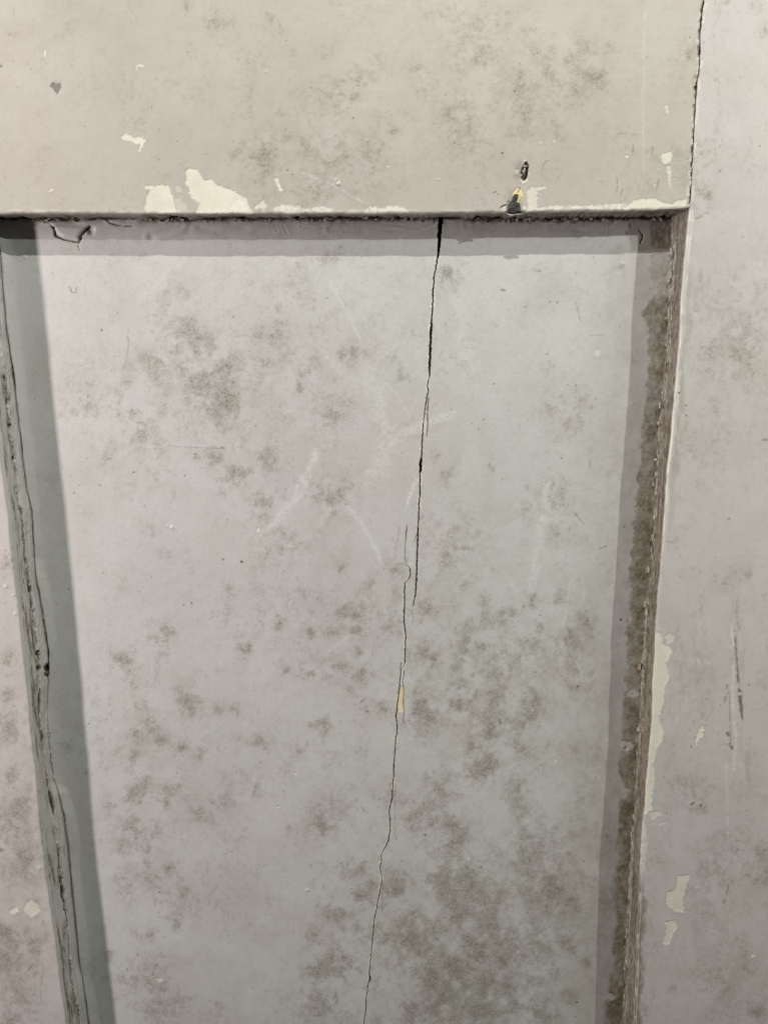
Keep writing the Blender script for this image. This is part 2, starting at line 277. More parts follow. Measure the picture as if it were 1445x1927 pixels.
def mould():
    wx = (fbm(RU/16, RV/16, 4, 11, .6)-.5)*26; wy = (fbm(RU/16, RV/16, 4, 17, .6)-.5)*26
    den = np.zeros(RU.shape, np.float32); halo = np.zeros(RU.shape, np.float32)
    sp = list(SPOTS); R = random.Random(3)
    for a, b, r, s in SPOTS:                    # stray satellites round each colony
        for k in range(R.randint(2, 5)):
            an = R.uniform(0, 6.28); di = r*R.uniform(1.2, 3.4)
            sp.append((a+di*math.cos(an), b+di*math.sin(an), r*R.uniform(.15, .5), s*R.uniform(.3, .8)))
    for u, v, r, s in sp:
        pad = r*3.2+16
        i0, i1 = np.searchsorted(_rv, (v-pad, v+pad)); j0, j1 = np.searchsorted(_ru, (u-pad, u+pad))
        if i0 >= i1 or j0 >= j1: continue
        sl = np.s_[i0:i1, j0:j1]; k = min(1., r/12)
        d = np.hypot(RU[sl]+wx[sl]*k-u, RV[sl]+wy[sl]*k-v)/r
        g = s*np.exp(-d**2*.62); den[sl] = np.maximum(den[sl], g)+.22*np.minimum(den[sl], g)
        if r > 6: g = s*np.exp(-(d/1.9)**2); halo[sl] = np.maximum(halo[sl], g)+.15*np.minimum(halo[sl], g)
    reg = np.zeros(RU.shape, np.float32)        # broad damp areas where the speckle thickens
    for u, v, a, b, s in ((900,1760,230,200,1.),(860,1280,170,190,.75),(360,720,190,150,.6),(640,1170,150,120,.45),(300,1420,150,160,.5),(1040,1260,110,260,.5),(1050,1700,90,220,.7),(620,1780,110,150,.5),(590,260,170,110,.45),(900,190,150,120,.45),(1090,130,90,80,.45),(40,1560,70,200,.8),(1390,640,70,110,.6),(1370,1650,70,250,.45),(560,850,160,140,.35),(1240,300,60,90,.3)):
        reg = np.maximum(reg, s*np.exp(-((RU+wx*2-u)/a)**2-((RV+wy*2-v)/b)**2))
    n1 = fbm(RU/8, RV/8, 4, 23, .68); n2 = fbm(RU/2.6, RV/2.6, 3, 29, .7); n3 = fbm(RU/60, RV/75, 5, 37, .62)
    n = (.5*n1+.5*n2-.5)*2.9; n4 = fbm(RU/22, RV/22, 4, 31, .62)
    broad = ss(.46, .74, n3)
    val = np.minimum(den, .85)*.62+.26*np.minimum(halo, .8)*(.3+1.4*n4)+.22*broad+.20*reg*(.2+1.6*n4)+n*.72
    speck = np.clip((val-.32)/1.7, 0, 1.2)+.30*ss(.62, 1.25, np.minimum(den, 1.2)*1.0+n*.85)*(.5+.7*n4)
    stain = np.minimum(halo, .8)*.17*ss(.30, .68, n4)+broad*.05*ss(.25, .7, n1)+reg*.10*ss(.32, .66, n4)+.05*ss(.40, .66, n1)*ss(.35, .6, n4)
    return (.82*(1-np.exp(-1.42*(speck*(.75+.5*n4)+1.1*stain)))).astype(np.float32)
MOULD = mould()
def sample(F, U, V):
    x = np.clip((U-_ru[0])/_step, 0, len(_ru)-1.01); y = np.clip((V-_rv[0])/_step, 0, len(_rv)-1.01)
    i = x.astype(int); j = y.astype(int); fx = x-i; fy = y-j
    return (F[j, i]*(1-fx)+F[j, i+1]*fx)*(1-fy)+(F[j+1, i]*(1-fx)+F[j+1, i+1]*fx)*fy

def tr(pts, ox, oy, k): return [(ox+x/k, oy+y/k) for x, y in pts]
C1 = lambda p: tr(p, 0, 0, 3.01); C6 = lambda p: tr(p, 220, 300, 4.25)
CHIPS = [ # polygon, layer, strength
 (C6([(220,215),(260,205),(330,210),(360,195),(410,210),(430,260),(445,310),(470,390),(470,425),(230,425),(218,380),(240,290),(270,245),(225,235)]), 'chip', .95),
 (C6([(550,90),(580,65),(640,80),(690,160),(755,155),(800,210),(900,230),(960,265),(1030,310),(1060,370),(1090,425),(630,425),(650,360),(620,325),(580,280),(575,230),(550,185)]), 'chip', 1),
 (C6([(920,370),(970,315),(1030,340),(1050,415),(760,420),(760,412),(900,400)]), 'white', .75),
 (C6([(470,215),(500,205),(525,250),(480,255)]), 'chip', .35), (C6([(460,315),(500,305),(560,370),(540,415),(480,415)]), 'chip', .3),
 (C6([(1260,150),(1285,140),(1305,200),(1325,245),(1295,248),(1280,200)]), 'chip', 1),
 (C6([(1090,385),(1120,360),(1170,325),(1205,370),(1180,395),(1150,390),(1110,392)]), 'chip', .8),
 ([(516,392),(530,386),(560,386),(572,392),(596,390),(600,387),(612,389),(626,394),(628,403),(516,403)], 'white', .85),
 ([(628,397),(690,396),(690,403),(628,403)], 'white', .6),
 ([(686,397),(697,389),(718,391),(735,386),(752,389),(766,393),(768,404),(686,404)], 'white', .9),
 ([(300,399),(318,390),(345,400)], 'white', .6),
 (C1([(685,775),(705,757),(735,765),(745,780),(785,772),(815,790),(825,790),(790,862),(782,862),(800,815),(770,812),(735,793),(695,790)]), 'chip', 1),
 (C1([(243,285),(256,285),(264,322),(255,318)]), 'chip', .9), (C1([(783,363),(815,368),(812,378),(790,376)]), 'chip', 1), (C1([(768,390),(776,365),(782,368),(774,392)]), 'chip', .6),
 (C1([(275,1082),(292,1060),(300,1072),(285,1085)]), 'chip', .8),
 (tr([(845,880),(852,862),(900,848),(906,880),(890,912),(860,916)], 960, 0, 2.98), 'chip', .95),
 (tr([(875,930),(902,928),(898,1075),(886,1000)], 960, 0, 2.98), 'chip', .7), (tr([(640,868),(655,865),(662,880),(648,884)], 960, 0, 2.98), 'chip', 1),
 (tr([(870,585),(885,585),(883,635),(872,632)], 960, 0, 2.98), 'chip', .6),
 (tr([(160,785),(172,785),(172,797),(160,797)], 960, 0, 2.98), 'chip', .8), (tr([(240,787),(250,787),(250,797),(240,797)], 960, 0, 2.98), 'chip', .8),
 (tr([(740,960),(805,945),(850,850),(890,890),(1000,890),(1060,830),(1120,880),(1210,865),(1250,900),(1210,925),(1080,970),(1000,960),(1000,1150),(1040,1170),(990,1330),(1060,1380),(1000,1430),(1200,1450),(1240,1500),(1000,1560),(650,1560),(760,1430),(740,1250)], 940, 290, 14.45), 'chip', .75),
 (tr([(30,1430),(190,1380),(200,1560),(70,1580)], 940, 290, 14.45), 'white', .8),
 (tr([(420,440),(470,410),(510,440),(480,520),(430,510)], 940, 290, 14.45), 'chip', .8),
 ([(982,398),(984,388),(1010,390),(1060,386),(1100,388),(1140,384),(1178,384),(1180,392),(1176,402),(982,404)], 'white', .9),
 ([(1172,392),(1192,377),(1210,374),(1232,372),(1245,380),(1262,384),(1276,376),(1290,374),(1292,386),(1280,391),(1240,394),(1190,399)], 'chip', .95),
 # gouge with bare wood and the yellow scar under it
 (tr([(650,180),(740,170),(800,230),(805,350),(790,560),(745,720),(640,825),(530,740),(540,640),(600,560),(560,520),(600,380),(640,300)], 940, 290, 14.45), 'white', .9),
 (tr([(640,300),(680,220),(760,210),(795,300),(770,560),(740,660),(650,720),(580,620),(620,550),(560,520),(600,380)], 940, 290, 14.45), 'wood', 1),
 (tr([(700,340),(790,320),(760,600),(720,680),(690,600),(720,450)], 940, 290, 14.45), 'black', .9),
 (tr([(650,255),(720,245),(760,280),(720,320),(650,310)], 940, 290, 14.45), 'white', 1),
 (tr([(670,370),(700,350),(690,470),(670,560),(640,470)], 940, 290, 14.45), 'white', .9),
 (tr([(420,960),(470,915),(560,910),(600,960),(620,1090),(600,1220),(540,1300),(440,1310),(380,1260),(340,1190),(350,1080)], 940, 290, 14.45), 'yellow', 1),
 ([(99,157),(104,155),(108,158),(115,156),(117,164),(112,172),(107,178),(102,172),(95,164)], 'black', .55),
 ([(1231,1185),(1243,1193),(1245,1211),(1262,1217),(1263,1227),(1252,1247),(1258,1270),(1250,1295),(1245,1330),(1238,1345),(1248,1382),(1242,1396),(1233,1409),(1228,1440),(1231,1445),(1230,1460),(1224,1524),(1214,1531),(1200,1531),(1205,1440),(1215,1340)], 'chip', .95),
 ([(1252,1196),(1258,1191),(1268,1196),(1264,1206),(1254,1212)], 'chip', .6),
 ([(1208,1548),(1215,1553),(1216,1590),(1213,1640),(1200,1645),(1202,1560)], 'white', .55),
 ([(1220,1532),(1232,1524),(1246,1530),(1238,1534),(1228,1542)], 'chip', .6), ([(1234,1550),(1254,1545),(1250,1551),(1236,1553)], 'chip', .5),
 (tr([(930,622),(1000,615),(965,740),(972,822),(920,815),(870,775),(880,705),(925,700)], 960, 1440, 2.98), 'chip', .9),
 (tr([(866,880),(925,870),(932,905),(903,950),(895,1003),(848,1000),(870,940)], 960, 1440, 2.98), 'chip', .9),
 (tr([(1345,1060),(1355,1052),(1368,1062),(1358,1078)], 960, 1440, 2.98), 'chip', 1),
 (tr([(1075,1203),(1086,1225),(1062,1280),(1045,1300),(1035,1325),(1042,1258)], 960, 960, 2.98), 'chip', .95),
 (tr([(128,812),(170,763),(215,785),(227,830),(180,858),(140,832)], 0, 1440, 3.01), 'chip', .7), (tr([(48,820),(75,808),(100,805),(104,825),(75,842)], 0, 1440, 3.01), 'chip', 1),
 ([(755,1290),(759,1289),(760,1339),(749,1340),(748,1320)], 'yellow', .8), ([(714,1611),(719,1613),(718,1625),(714,1623)], 'chip', 1),
 ([(757,1250),(762,1247),(759,1288),(753,1289)], 'pale', 1),
 ([(318,991),(327,987),(334,991),(330,997),(322,996)], 'white', .5),
 ([(482,996),(486,992),(489,997),(485,1001)], 'chip', 1),
 (tr([(885,1210),(910,1205),(930,1218),(905,1232)], 0, 1440, 3.01), 'chip', .7),
 (tr([(475,765),(505,770),(490,805),(478,795)], 960, 400, 2.98), 'chip', .7),
 ([(1042,1393),(1045,1396),(1044,1400)], 'chip', 1), ([(1042,1424),(1046,1428),(1044,1436),(1041,1432)], 'chip', .9),
 ([(1050,1580),(1054,1578),(1053,1584)], 'chip', 1), ([(880,1610),(883,1614),(879,1630)], 'chip', .8),
 ([(732,388),(731,392),(735,390)], 'chip', .8)]
for q in (((730,312),3), ((636,343),4), ((1240,318),2), ((1232,348),2)): CHIPS.append(([(q[0][0]-q[1], q[0][1]), (q[0][0], q[0][1]-q[1]), (q[0][0]+q[1], q[0][1]), (q[0][0], q[0][1]+q[1]*.7)], 'chip', .7))
SCUFF = [ # polyline, half width, strength
 ([(483,1010),(520,985),(560,940),(592,850)], 11, .75), ([(480,1032),(505,1036),(535,1052)], 5, .5), ([(655,955),(700,1015),(718,1062)], 6, .6),
 ([(620,530),(660,600),(680,640)], 3, .55), ([(690,890),(760,815),(850,778)], 14, .6), ([(690,905),(730,830),(700,700)], 26, .45), ([(720,715),(748,745),(770,782)], 3, .5),
 ([(995,1110),(1015,1020),(1030,915)], 11, .6), ([(1075,1090),(1058,1180),(1090,1260),(1110,1285)], 3, .5), ([(620,1225),(650,1200),(690,1190)], 5, .5), ([(690,1190),(695,1130)], 3, .45),
 ([(765,960),(772,930),(783,900)], 4, .9), ([(774,1000),(776,1060)], 5, .4), ([(570,325),(620,345),(690,385)], 3, .5), ([(885,1630),(915,1640),(940,1660)], 4, .5),
 ([(870,1440),(893,1472)], 1.5, .8), ([(1376,1180),(1378,1300),(1383,1400),(1380,1450)], 5, .8), ([(1300,1240),(1330,1248)], 6, .5), ([(1366,1440),(1370,1590)], 3, .5), ([(1396,1440),(1400,1480)], 6, .5),
 ([(1290,560),(1285,700)], 5, .4), ([(1370,1690),(1374,1760)], 2, .6), ([(260,570),(310,520),(345,490)], 6, .3), ([(440,842),(480,790),(560,770)], 2, .4), ([(440,830),(466,890)], 1.5, .5),
 ([(1212,20),(1210,150),(1209,330)], 3, .3), ([(865,560),(870,640),(880,700)], 18, .3), ([(600,640),(640,700),(690,740)], 16, .3), ([(540,1030),(590,1000),(620,960)], 8, .45),
 ([(1000,940),(1020,1000)], 5, .4), ([(960,1100),(990,1130)], 4, .35), ([(1100,1090),(1095,1160)], 1.2, .5), ([(1082,1080),(1078,1140)], 1.2, .5), ([(702,1090),(702,1180)], 1.2, .5), ([(722,1080),(724,1140)], 1.2, .5)]
DARKLINE = [ # fine scratches / hairline cracks: polyline, half width, strength, depth mm
 ([(318,839),(350,842),(418,844)], .6, .42, .04), ([(418,843),(423,844)], 1.6, 1, .1), ([(242,620),(243,650),(238,680),(230,700)], .9, .45, .06), ([(677,1324),(688,1313)], .9, .8, .05),
 ([(669,1505),(686,1527)], .9, .7, .05), ([(1084,570),(1091,605)], 1, .5, .05), ([(1105,632),(1148,630)], .8, .4, .03), ([(1110,866),(1109,880)], 1.2, .6, .05), ([(1080,966),(1098,986)], 1, .6, .05), ([(1125,1035),(1138,1028)], 1, .6, .05),
 ([(1160,252),(1185,252),(1205,254)], .8, .4, .03), ([(1160,326),(1161,346)], 1, .7, .04), ([(1191,272),(1190,290)], 1, .6, .04), ([(1227,276),(1226,292)], 1.4, .6, .04), ([(1171,355),(1168,366)], 1.4, .55, .04), ([(1239,337),(1234,362)], 1.1, .6, .04), ([(1161,352),(1159,362)], 1, .6, .04), ([(1020,320),(1023,308),(1030,302)], .8, .5, .03), ([(1262,335),(1300,333)], .7, .3, .02), ([(1215,345),(1222,338)], .9, .5, .03),
 ([(927,363),(933,361),(938,367)], 1, .8, .08), ([(941,391),(947,387),(953,386)], 1.2, 1, .03), ([(955,382),(957,377)], .9, .9, .03), ([(978,354),(974,362)], 1.1, 1, .1), ([(980,372),(977,378)], 1.2, 1, .1),
 ([(1382,1188),(1387,1260)], 2.2, .8, .1), ([(1387,1262),(1389,1285),(1395,1350)], 2.6, 1, .15), ([(1394,1300),(1397,1355)], 1.2, 1, .1), ([(1387,1270),(1392,1340)], 2.5, .6, .1), ([(1366,1288),(1368,1305)], 1.8, .9, .1), ([(1372,1300),(1374,1400)], .9, .6, .05), ([(1368,1380),(1371,1384)], 3, .9, .1), ([(1373,1402),(1377,1408)], 3.5, .9, .1), ([(1364,1312),(1363,1320)], 3, .5, .05), ([(1385,1130),(1387,1180)], .8, .45, .03),
 ([(1324,372),(1334,366)], 2.5, .45, .1), ([(1310,412),(1330,402)], 3, .45, .2), ([(1353,323),(1356,321)], 2.2, .8, .1), ([(1370,1666),(1365,1690),(1360,1700)], 1.4, .6, .1), ([(1318,1517),(1320,1513)], 2, 1, .1), ([(1300,1514),(1304,1511)], 2.2, 1, .1), ([(1432,828),(1442,828)], 2.4, .7, .05), ([(1255,1531),(1255,1531.5)], 1.5, 1, .05),
 ([(48,1832),(55,1825),(61,1818)], 1.2, .8, .1), ([(60,1816),(80,1813),(82,1830),(76,1860),(79,1885)], .7, .45, .03), ([(0,1598),(8,1602)], 4, .9, .2),
 ([(743,1470),(744,1500),(743,1560),(744,1582)], .4, .5, .06), ([(721,1656),(719,1690),(719,1720)], .4, .4, .05), ([(736,1474),(735,1485),(739,1496)], .7, .7, .08),
 ([(752,985),(750,1005),(746,1030),(743,1055)], .8, .45, .04), ([(738,1012),(744,1022)], 1, .5, .04), ([(764,1145),(775,1150),(778,1165),(774,1180)], .7, .5, .04), ([(1000,506),(1017,512)], 1, .6, .04), ([(1014,509),(1017,512)], 1.6, .7, .04), ([(942,545),(950,547)], 1.6, .9, .05), ([(862,458),(867,456)], 1.1, .8, .05), ([(640,463),(643,465)], 1.2, .9, .05), ([(131,538),(136,550),(144,551),(146,540)], 1, .8, .15), ([(850,1011),(855,1012)], 2, .8, .05), ([(690,1340),(694,1339)], 1, 1, .05), ([(940,1354),(941,1362)], 1.4, 1, .05),
 ([(287,592),(296,595)], .9, .7, .04), ([(186,912),(196,917),(198,914)], .9, .6, .06), ([(1236,532),(1262,522)], .001, 0, 0)]
CRACKS = [ # grooves in the panel beside the split: (u, v, width), depth mm
 ([(787,995,2.0),(785,1040,2.2),(784,1080,2),(782,1118,1.7),(777,1142,.6)], 2.0),
 ([(766,988,.5),(765,1000,2.2),(763,1022,.9),(762,1045,.6),(765,1066,.6)], .4),
 ([(806,750,1.3),(804,780,1.4),(805,800,1.2),(803,822,.6)], .8), ([(755,1248,1.2),(752,1290,.9)], .5), ([(761,1262,1.2),(758,1284,1.),(760,1300,.9),(759,1322,1.),(760,1340,.9),(759,1362,.5)], .6),
 ([(98,426,2),(102,428,3),(106,444,2.6),(120,451,1.8),(144,456,1.8),(150,455,2)], 1.2), ([(150,455,2.2),(156,442,1.7),(165,430,2.4),(170,425,1.6)], 1.2), ([(149,458,1.6),(148,466,1.2)], .5), ([(150,469,2),(151,470,2)], .4),
 ([(199,412,2.2),(208,420,2),(222,424,2.2),(232,425,1.4),(250,426,1)], .7), ([(1198,428,.6),(1204,436,1.2),(1209,444,2.4),(1208,451,2.6),(1204,457,2)], .5), ([(1186,422,1.5),(1186,428,1.5)], .3), ([(1178,438,1.5),(1180,441,1.5)], .3)]
DENTS = [(48,484,4,.45),(28,482,3.4,.3),(40,494,3,-.3),(75,535,2,.2),(64,539,2,.2),(84,550,3,.15),(70,514,1.6,-.4),(325,992,5,.6),(316,990,4,.3),(343,1003,2,.25),(1190,759,3,.25),(1170,497,6,.4),(1162,509,9,-.25),(1058,487,3,.2),(1173,1403,6,.5),(1178,1408,3,-.6),(1186,1303,4,.3),(1140,1880,7,.25),(556,1455,2.2,-.5),(523,1518,2.2,-.5),(565,1522,2,.3),(799,1572,2,-.5),(579,1675,4,.4),(515,1695,2.4,-.3),(660,1671,2.4,.3),(636,347,5,.4),(632,340,4,.25),(500,135,4,.25),(825,338,3,.25),(1340,1755,3,.2),(1394,162,2,.2),(1311,1672,5,.25),(1440,1495,9,.12),(1426,1490,10,.1),(1262,1018,4,.2),(250,190,2.4,-.4),(20,610,3,.2),(12,1104,4,.4),(27,1120,3,.3),(30,1155,3,.4),(76,1634,4,.3),(497,1102,2,-.4),(547,1130,1.6,-.5),(583,1280,2,.2),(1320,650,2,.3),(1309,588,3.5,-.2),(1400,500,8,.1),(1380,530,9,-.1)]
SPECKS = [(664,222,2),(855,269,1.6),(585,165,1.4),(136,124,1.4),(354,98,1.5),(3,124,2.4),(945,288,2.4),(1034,568,1.6),(988,578,1.6),(1083,725,1.6),(1056,862,1.6),(929,722,1.6),(910,789,1.6),(900,807,1.4),(849,771,1.5),(1277,739,2.4),(1290,763,2),(1291,782,2),(1371,976,2),(301,1679,1.6),(1085,1886,2.2),(1082,1913,1.4),(440,596,1.6),(192,621,2),(361,1135,1.8),(346,1139,1.6),(130,1109,1.6),(167,1362,1.6),(278,1355,1.6),(420,1053,2),(455,1057,3),(140,928,1.8),(252,889,2),(348,895,1.6),(272,952,1.4),(166,746,1.6),(1300,1405,1.8),(1408,1288,1.6),(1429,274,1.6),(1010,100,1.8),(968,171,1.8),(1297,70,1.6),(778,1508,1.4),(1139,1028,1.6),(1168,1166,3),(1205,952,2),(1174,991,1.6),(550,328,1.6),(541,320,1.6),(837,179,1.4),(1165,1734,1.4),(1172,1630,1.6),(1098,1620,1.4),(240,1824,1.6),(260,1797,1.6),(151,138,1.2),(1048,569,1.6),(1016,1158,1.5),(1086,1292,2),(905,1632,2),(800,1572,2.2)]
def wear_front(U, V):
    W = {f: np.zeros(U.shape) for f in FIELDS}; hgt = np.zeros(U.shape)
    W['dirt'] = sample(MOULD, U, V)
    h0 = (fbm(U/70, V/70, 3, 51)-.5)*.22+(fbm(U/17, V/17, 3, 52)-.5)*.045+(fbm(U/5, V/16, 3, 53)-.5)*.02+(fbm(U/3.5, V/70, 3, 54)-.5)*.022
    hgt += h0
    for pts, lay, s in CHIPS:
        m = box(U, V, pts, 8)
        if not m.any(): continue
        u, v = U[m], V[m]; k = .5 if lay in ('wood', 'black', 'yellow') else 1.
        wu = u+(fbm(u/5, v/5, 3, 61)-.5)*6*k; wv = v+(fbm(u/5, v/5, 3, 67)-.5)*6*k
        d = poly_sd(wu, wv, pts); e = s*ss(.7, -.7, d)
        W[lay][m] = np.maximum(W[lay][m], e)
        if lay == 'chip':
            hgt[m] -= .19*e; hgt[m] += .06*np.exp(-((d-2.5)/2)**2)*s
            W['dirt'][m] *= 1-.85*e
        elif lay == 'wood': hgt[m] -= 1.1*e*(.6+.8*fbm(u/4, v/7, 3, 71))
        elif lay == 'black' and s > .5: hgt[m] -= .8*e
        elif lay == 'yellow': hgt[m] -= .30*e
        elif s < .95 and lay == 'white': W['white'][m] *= .35+.65*ss(.34, .52, fbm(u/5, v/3.5, 4, 69)); hgt[m] -= .03*e
        else: hgt[m] -= .03*e
        if lay in ('yellow', 'wood'): W['chip'][m] *= 1-e; W['white'][m] *= 1-e*(lay == 'wood')
        if lay == 'white': W['wood'][m] *= 1-e*(s >= .9); W['black'][m] *= 1-e*(s >= .9)
    for pts, hw, s in SCUFF:
        m = box(U, V, pts, hw*2)
        if not m.any(): continue
        u, v = U[m], V[m]; d, _ = line_d(u+(fbm(u/30, v/30, 2, 73)-.5)*hw*1.5, v, pts)
        st = fbm((u+v)/9, (u-v)/2.2, 3, 79)
        e = s*ss(hw*1.1, hw*.2, d)*ss(.28, .62, st)
        W['pale'][m] = np.maximum(W['pale'][m], e); W['dirt'][m] *= 1-.6*e
    for pts, hw, s, dp in DARKLINE:
        m = box(U, V, pts, 6+hw)
        if not m.any(): continue
        u, v = U[m], V[m]; d, _ = line_d(u+(fbm(u/4, v/4, 2, 83)-.5)*2.2, v+(fbm(u/4, v/4, 2, 87)-.5)*2.2, pts)
        e = s*ss(hw+.9, hw*.4, d)*ss(.2, .5, fbm(u/6, v/6, 2, 89))
        W['wood'][m] = np.maximum(W['wood'][m], e*.75); hgt[m] -= dp*e
        hgt[m] += .05*s*np.exp(-((d-hw-1.8)/1.4)**2)
    for u0, v0, r, h in DENTS:
        m = box(U, V, [(u0, v0)], r*2.2)
        if not m.any(): continue
        d = np.hypot(U[m]-u0, (V[m]-v0)*1.2)/r
        hgt[m] += h*np.exp(-d*d*1.6)
    for u0, v0, r in SPECKS:
        m = box(U, V, [(u0, v0)], r*3)
        if not m.any(): continue
        d = np.hypot(U[m]-u0, V[m]-v0)
        e = ss(r*1.25, r*.5, d); W['black'][m] = np.maximum(W['black'][m], .8*e)
    # pinhead fly specks nobody placed by hand
    c = np.floor(U/46); e2 = np.floor(V/46); ci = (c.astype(int)*73+e2.astype(int)*151) & 511; cj = (c.astype(int)*31+e2.astype(int)*17) & 511
    pu = (c+.15+.7*_tab[ci, cj])*46; pv = (e2+.15+.7*_tab[cj, ci])*46; on = _tab[(ci+91) & 511, (cj+7) & 511] > .83
    W['wood'] = np.maximum(W['wood'], on*.75*ss(1.7, .6, np.hypot(U-pu, V-pv)))
    return W, hgt

# ------------------------------------------------------------------ rail
def build_rail():
    zt = samples(-.24, -.142, .004)
    fr = -np.r_[zt, samples(-.1415, -Z_RAIL-.0016, .00042, [(-.089, -.0640, .00022)])]   # front rows, top to bottom (nominal)
    xr0 = float(xa_r(.1)); xl0 = float(xa_l(.06))-.0002
    xs = samples(xl0, xr0, .00042, [(.0415, .0525, .00016), (xr0-.006, xr0, .0002)])
    r = .0012; th = np.radians([10, 22, 34, 46, 58, 70, 82, 90]); un = np.linspace(0, 1, 26)[1:]
    n = len(fr)+len(th)+len(un); m = len(xs)
    P = np.zeros((n, m, 3)); ZF = np.zeros((n, m)); t_un = np.zeros((n, 1))
    zb = za(xs)+(fbm(xs*160, xs*0, 3, 5)-.5)*.0010; zjn = zj(xs)+(fbm(xs*240, xs*0+3, 5, 6, .62)-.5)*.0042*crud(photo(xs, zb, 0.)[0])+.0002
    k = (fr-fr[-1])/(fr[0]-fr[-1])
    for i, f in enumerate(fr):
        P[i, :, 2] = f+(zb+r-fr[-1])*(1-k[i])**6; P[i, :, 1] = 0; ZF[i] = P[i, :, 2]
    for j, a in enumerate(th):
        i = len(fr)+j; P[i, :, 2] = zb+r-r*math.sin(a); P[i, :, 1] = r-r*math.cos(a); ZF[i] = zb+r-r*a
    for j, t in enumerate(un):
        i = len(fr)+len(th)+j; P[i, :, 2] = zb+(zjn-zb)*t; P[i, :, 1] = r+(D-.0009-r)*t; ZF[i] = zb+r-r*1.57-(D-r)*t; t_un[i] = t
    xr = xa_r(np.maximum(P[:, -1, 2], Z_RAIL-.004))-.00022+(fbm(P[:, -1, 2]*700, P[:, -1, 2]*0, 4, 9, .65)-.62)*.00110
    near = ss(xr0-.03, xr0, xs)
    P[:, :, 0] = xs[None]+(xr-xr0)[:, None]*near[None]
    U, V = photo(P[..., 0], ZF, 0.)
    W, h = wear_front(U, V)
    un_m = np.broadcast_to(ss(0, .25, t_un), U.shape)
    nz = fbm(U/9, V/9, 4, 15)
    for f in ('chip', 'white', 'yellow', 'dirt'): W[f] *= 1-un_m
    W['grime_shade'] = np.maximum(un_m*(.30+.6*crud(U)*ss(.4, .6, nz)), .45*ss(402, 408, V)*ss(.35, .6, fbm(U/14, V/3, 3, 25)))
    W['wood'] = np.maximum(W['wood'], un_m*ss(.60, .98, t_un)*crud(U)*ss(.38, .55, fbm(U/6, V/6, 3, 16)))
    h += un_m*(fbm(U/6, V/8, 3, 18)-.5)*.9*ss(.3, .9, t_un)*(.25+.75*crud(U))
    W['white'] = np.maximum(W['white'], .40*ss(392, 397, V)*ss(403, 400, V)*ss(.40, .60, fbm(U/22, V/5, 4, 67, .62)))  # pale worn lip, with the edge highlight painted into its white
    for u0, v0, a, b in ((978,322,14,26),(962,372,14,20),(1308,157,8,22),(1319,60,6,40)):
        q = np.hypot((U-u0)/a, (V-v0)/b)+(fbm(U/6, V/6, 3, 68)-.5)*.9; W['grime_shade'] = np.maximum(W['grime_shade'], .34*ss(1.2, .3, q))
    # worn arris and the split seam at the right end
    e = P[:, -1:, 0]-P[:, :, 0]
    sd = ss(.0009, .0002, e+(fbm(V/4, U/4, 3, 19)-.5)*.0012)
    W['white'] = np.maximum(W['white'], .5*ss(.48, .58, fbm(V/16, V*0+3, 3, 63))*ss(.0014, .0005, e+(fbm(V/7, U/7, 3, 20)-.5)*.0022)*(V < 398))
    W['wood'] = np.maximum(W['wood'], sd*ss(.4, .6, fbm(V/11, U/11, 2, 21))*.9)
    m2 = box(U, V, [(1305, 140), (1313, 175)], 3); d = np.hypot((U-1308)/5, (V-157)/17); k2 = ss(1.1, .7, d)*m2
    W['yellow'] = np.maximum(W['yellow'], .5*k2); W['wood'] = np.maximum(W['wood'], .7*k2*ss(.45, .6, fbm(U/3, V/6, 3, 22))); h -= .5*k2
    d, _ = line_d(U, V, [(1298, 396), (1285, 400), (1272, 407)]); k3 = ss(2.2, .8, d)*(V < 420)*(U > 1268)
    W['black'] = np.maximum(W['black'], k3); h -= .9*k3
    h += -.35*ss(1310, 1300, U)*0
    N_ = normals(P); P = P+N_*(h*.001)[..., None]
    link('top_rail', grid_mesh('top_rail', P, W, ('R', 'L', 'T'), .014, True), M_RAIL, label='cream grey top rail with pale chips along its worn lower edge')
build_rail()

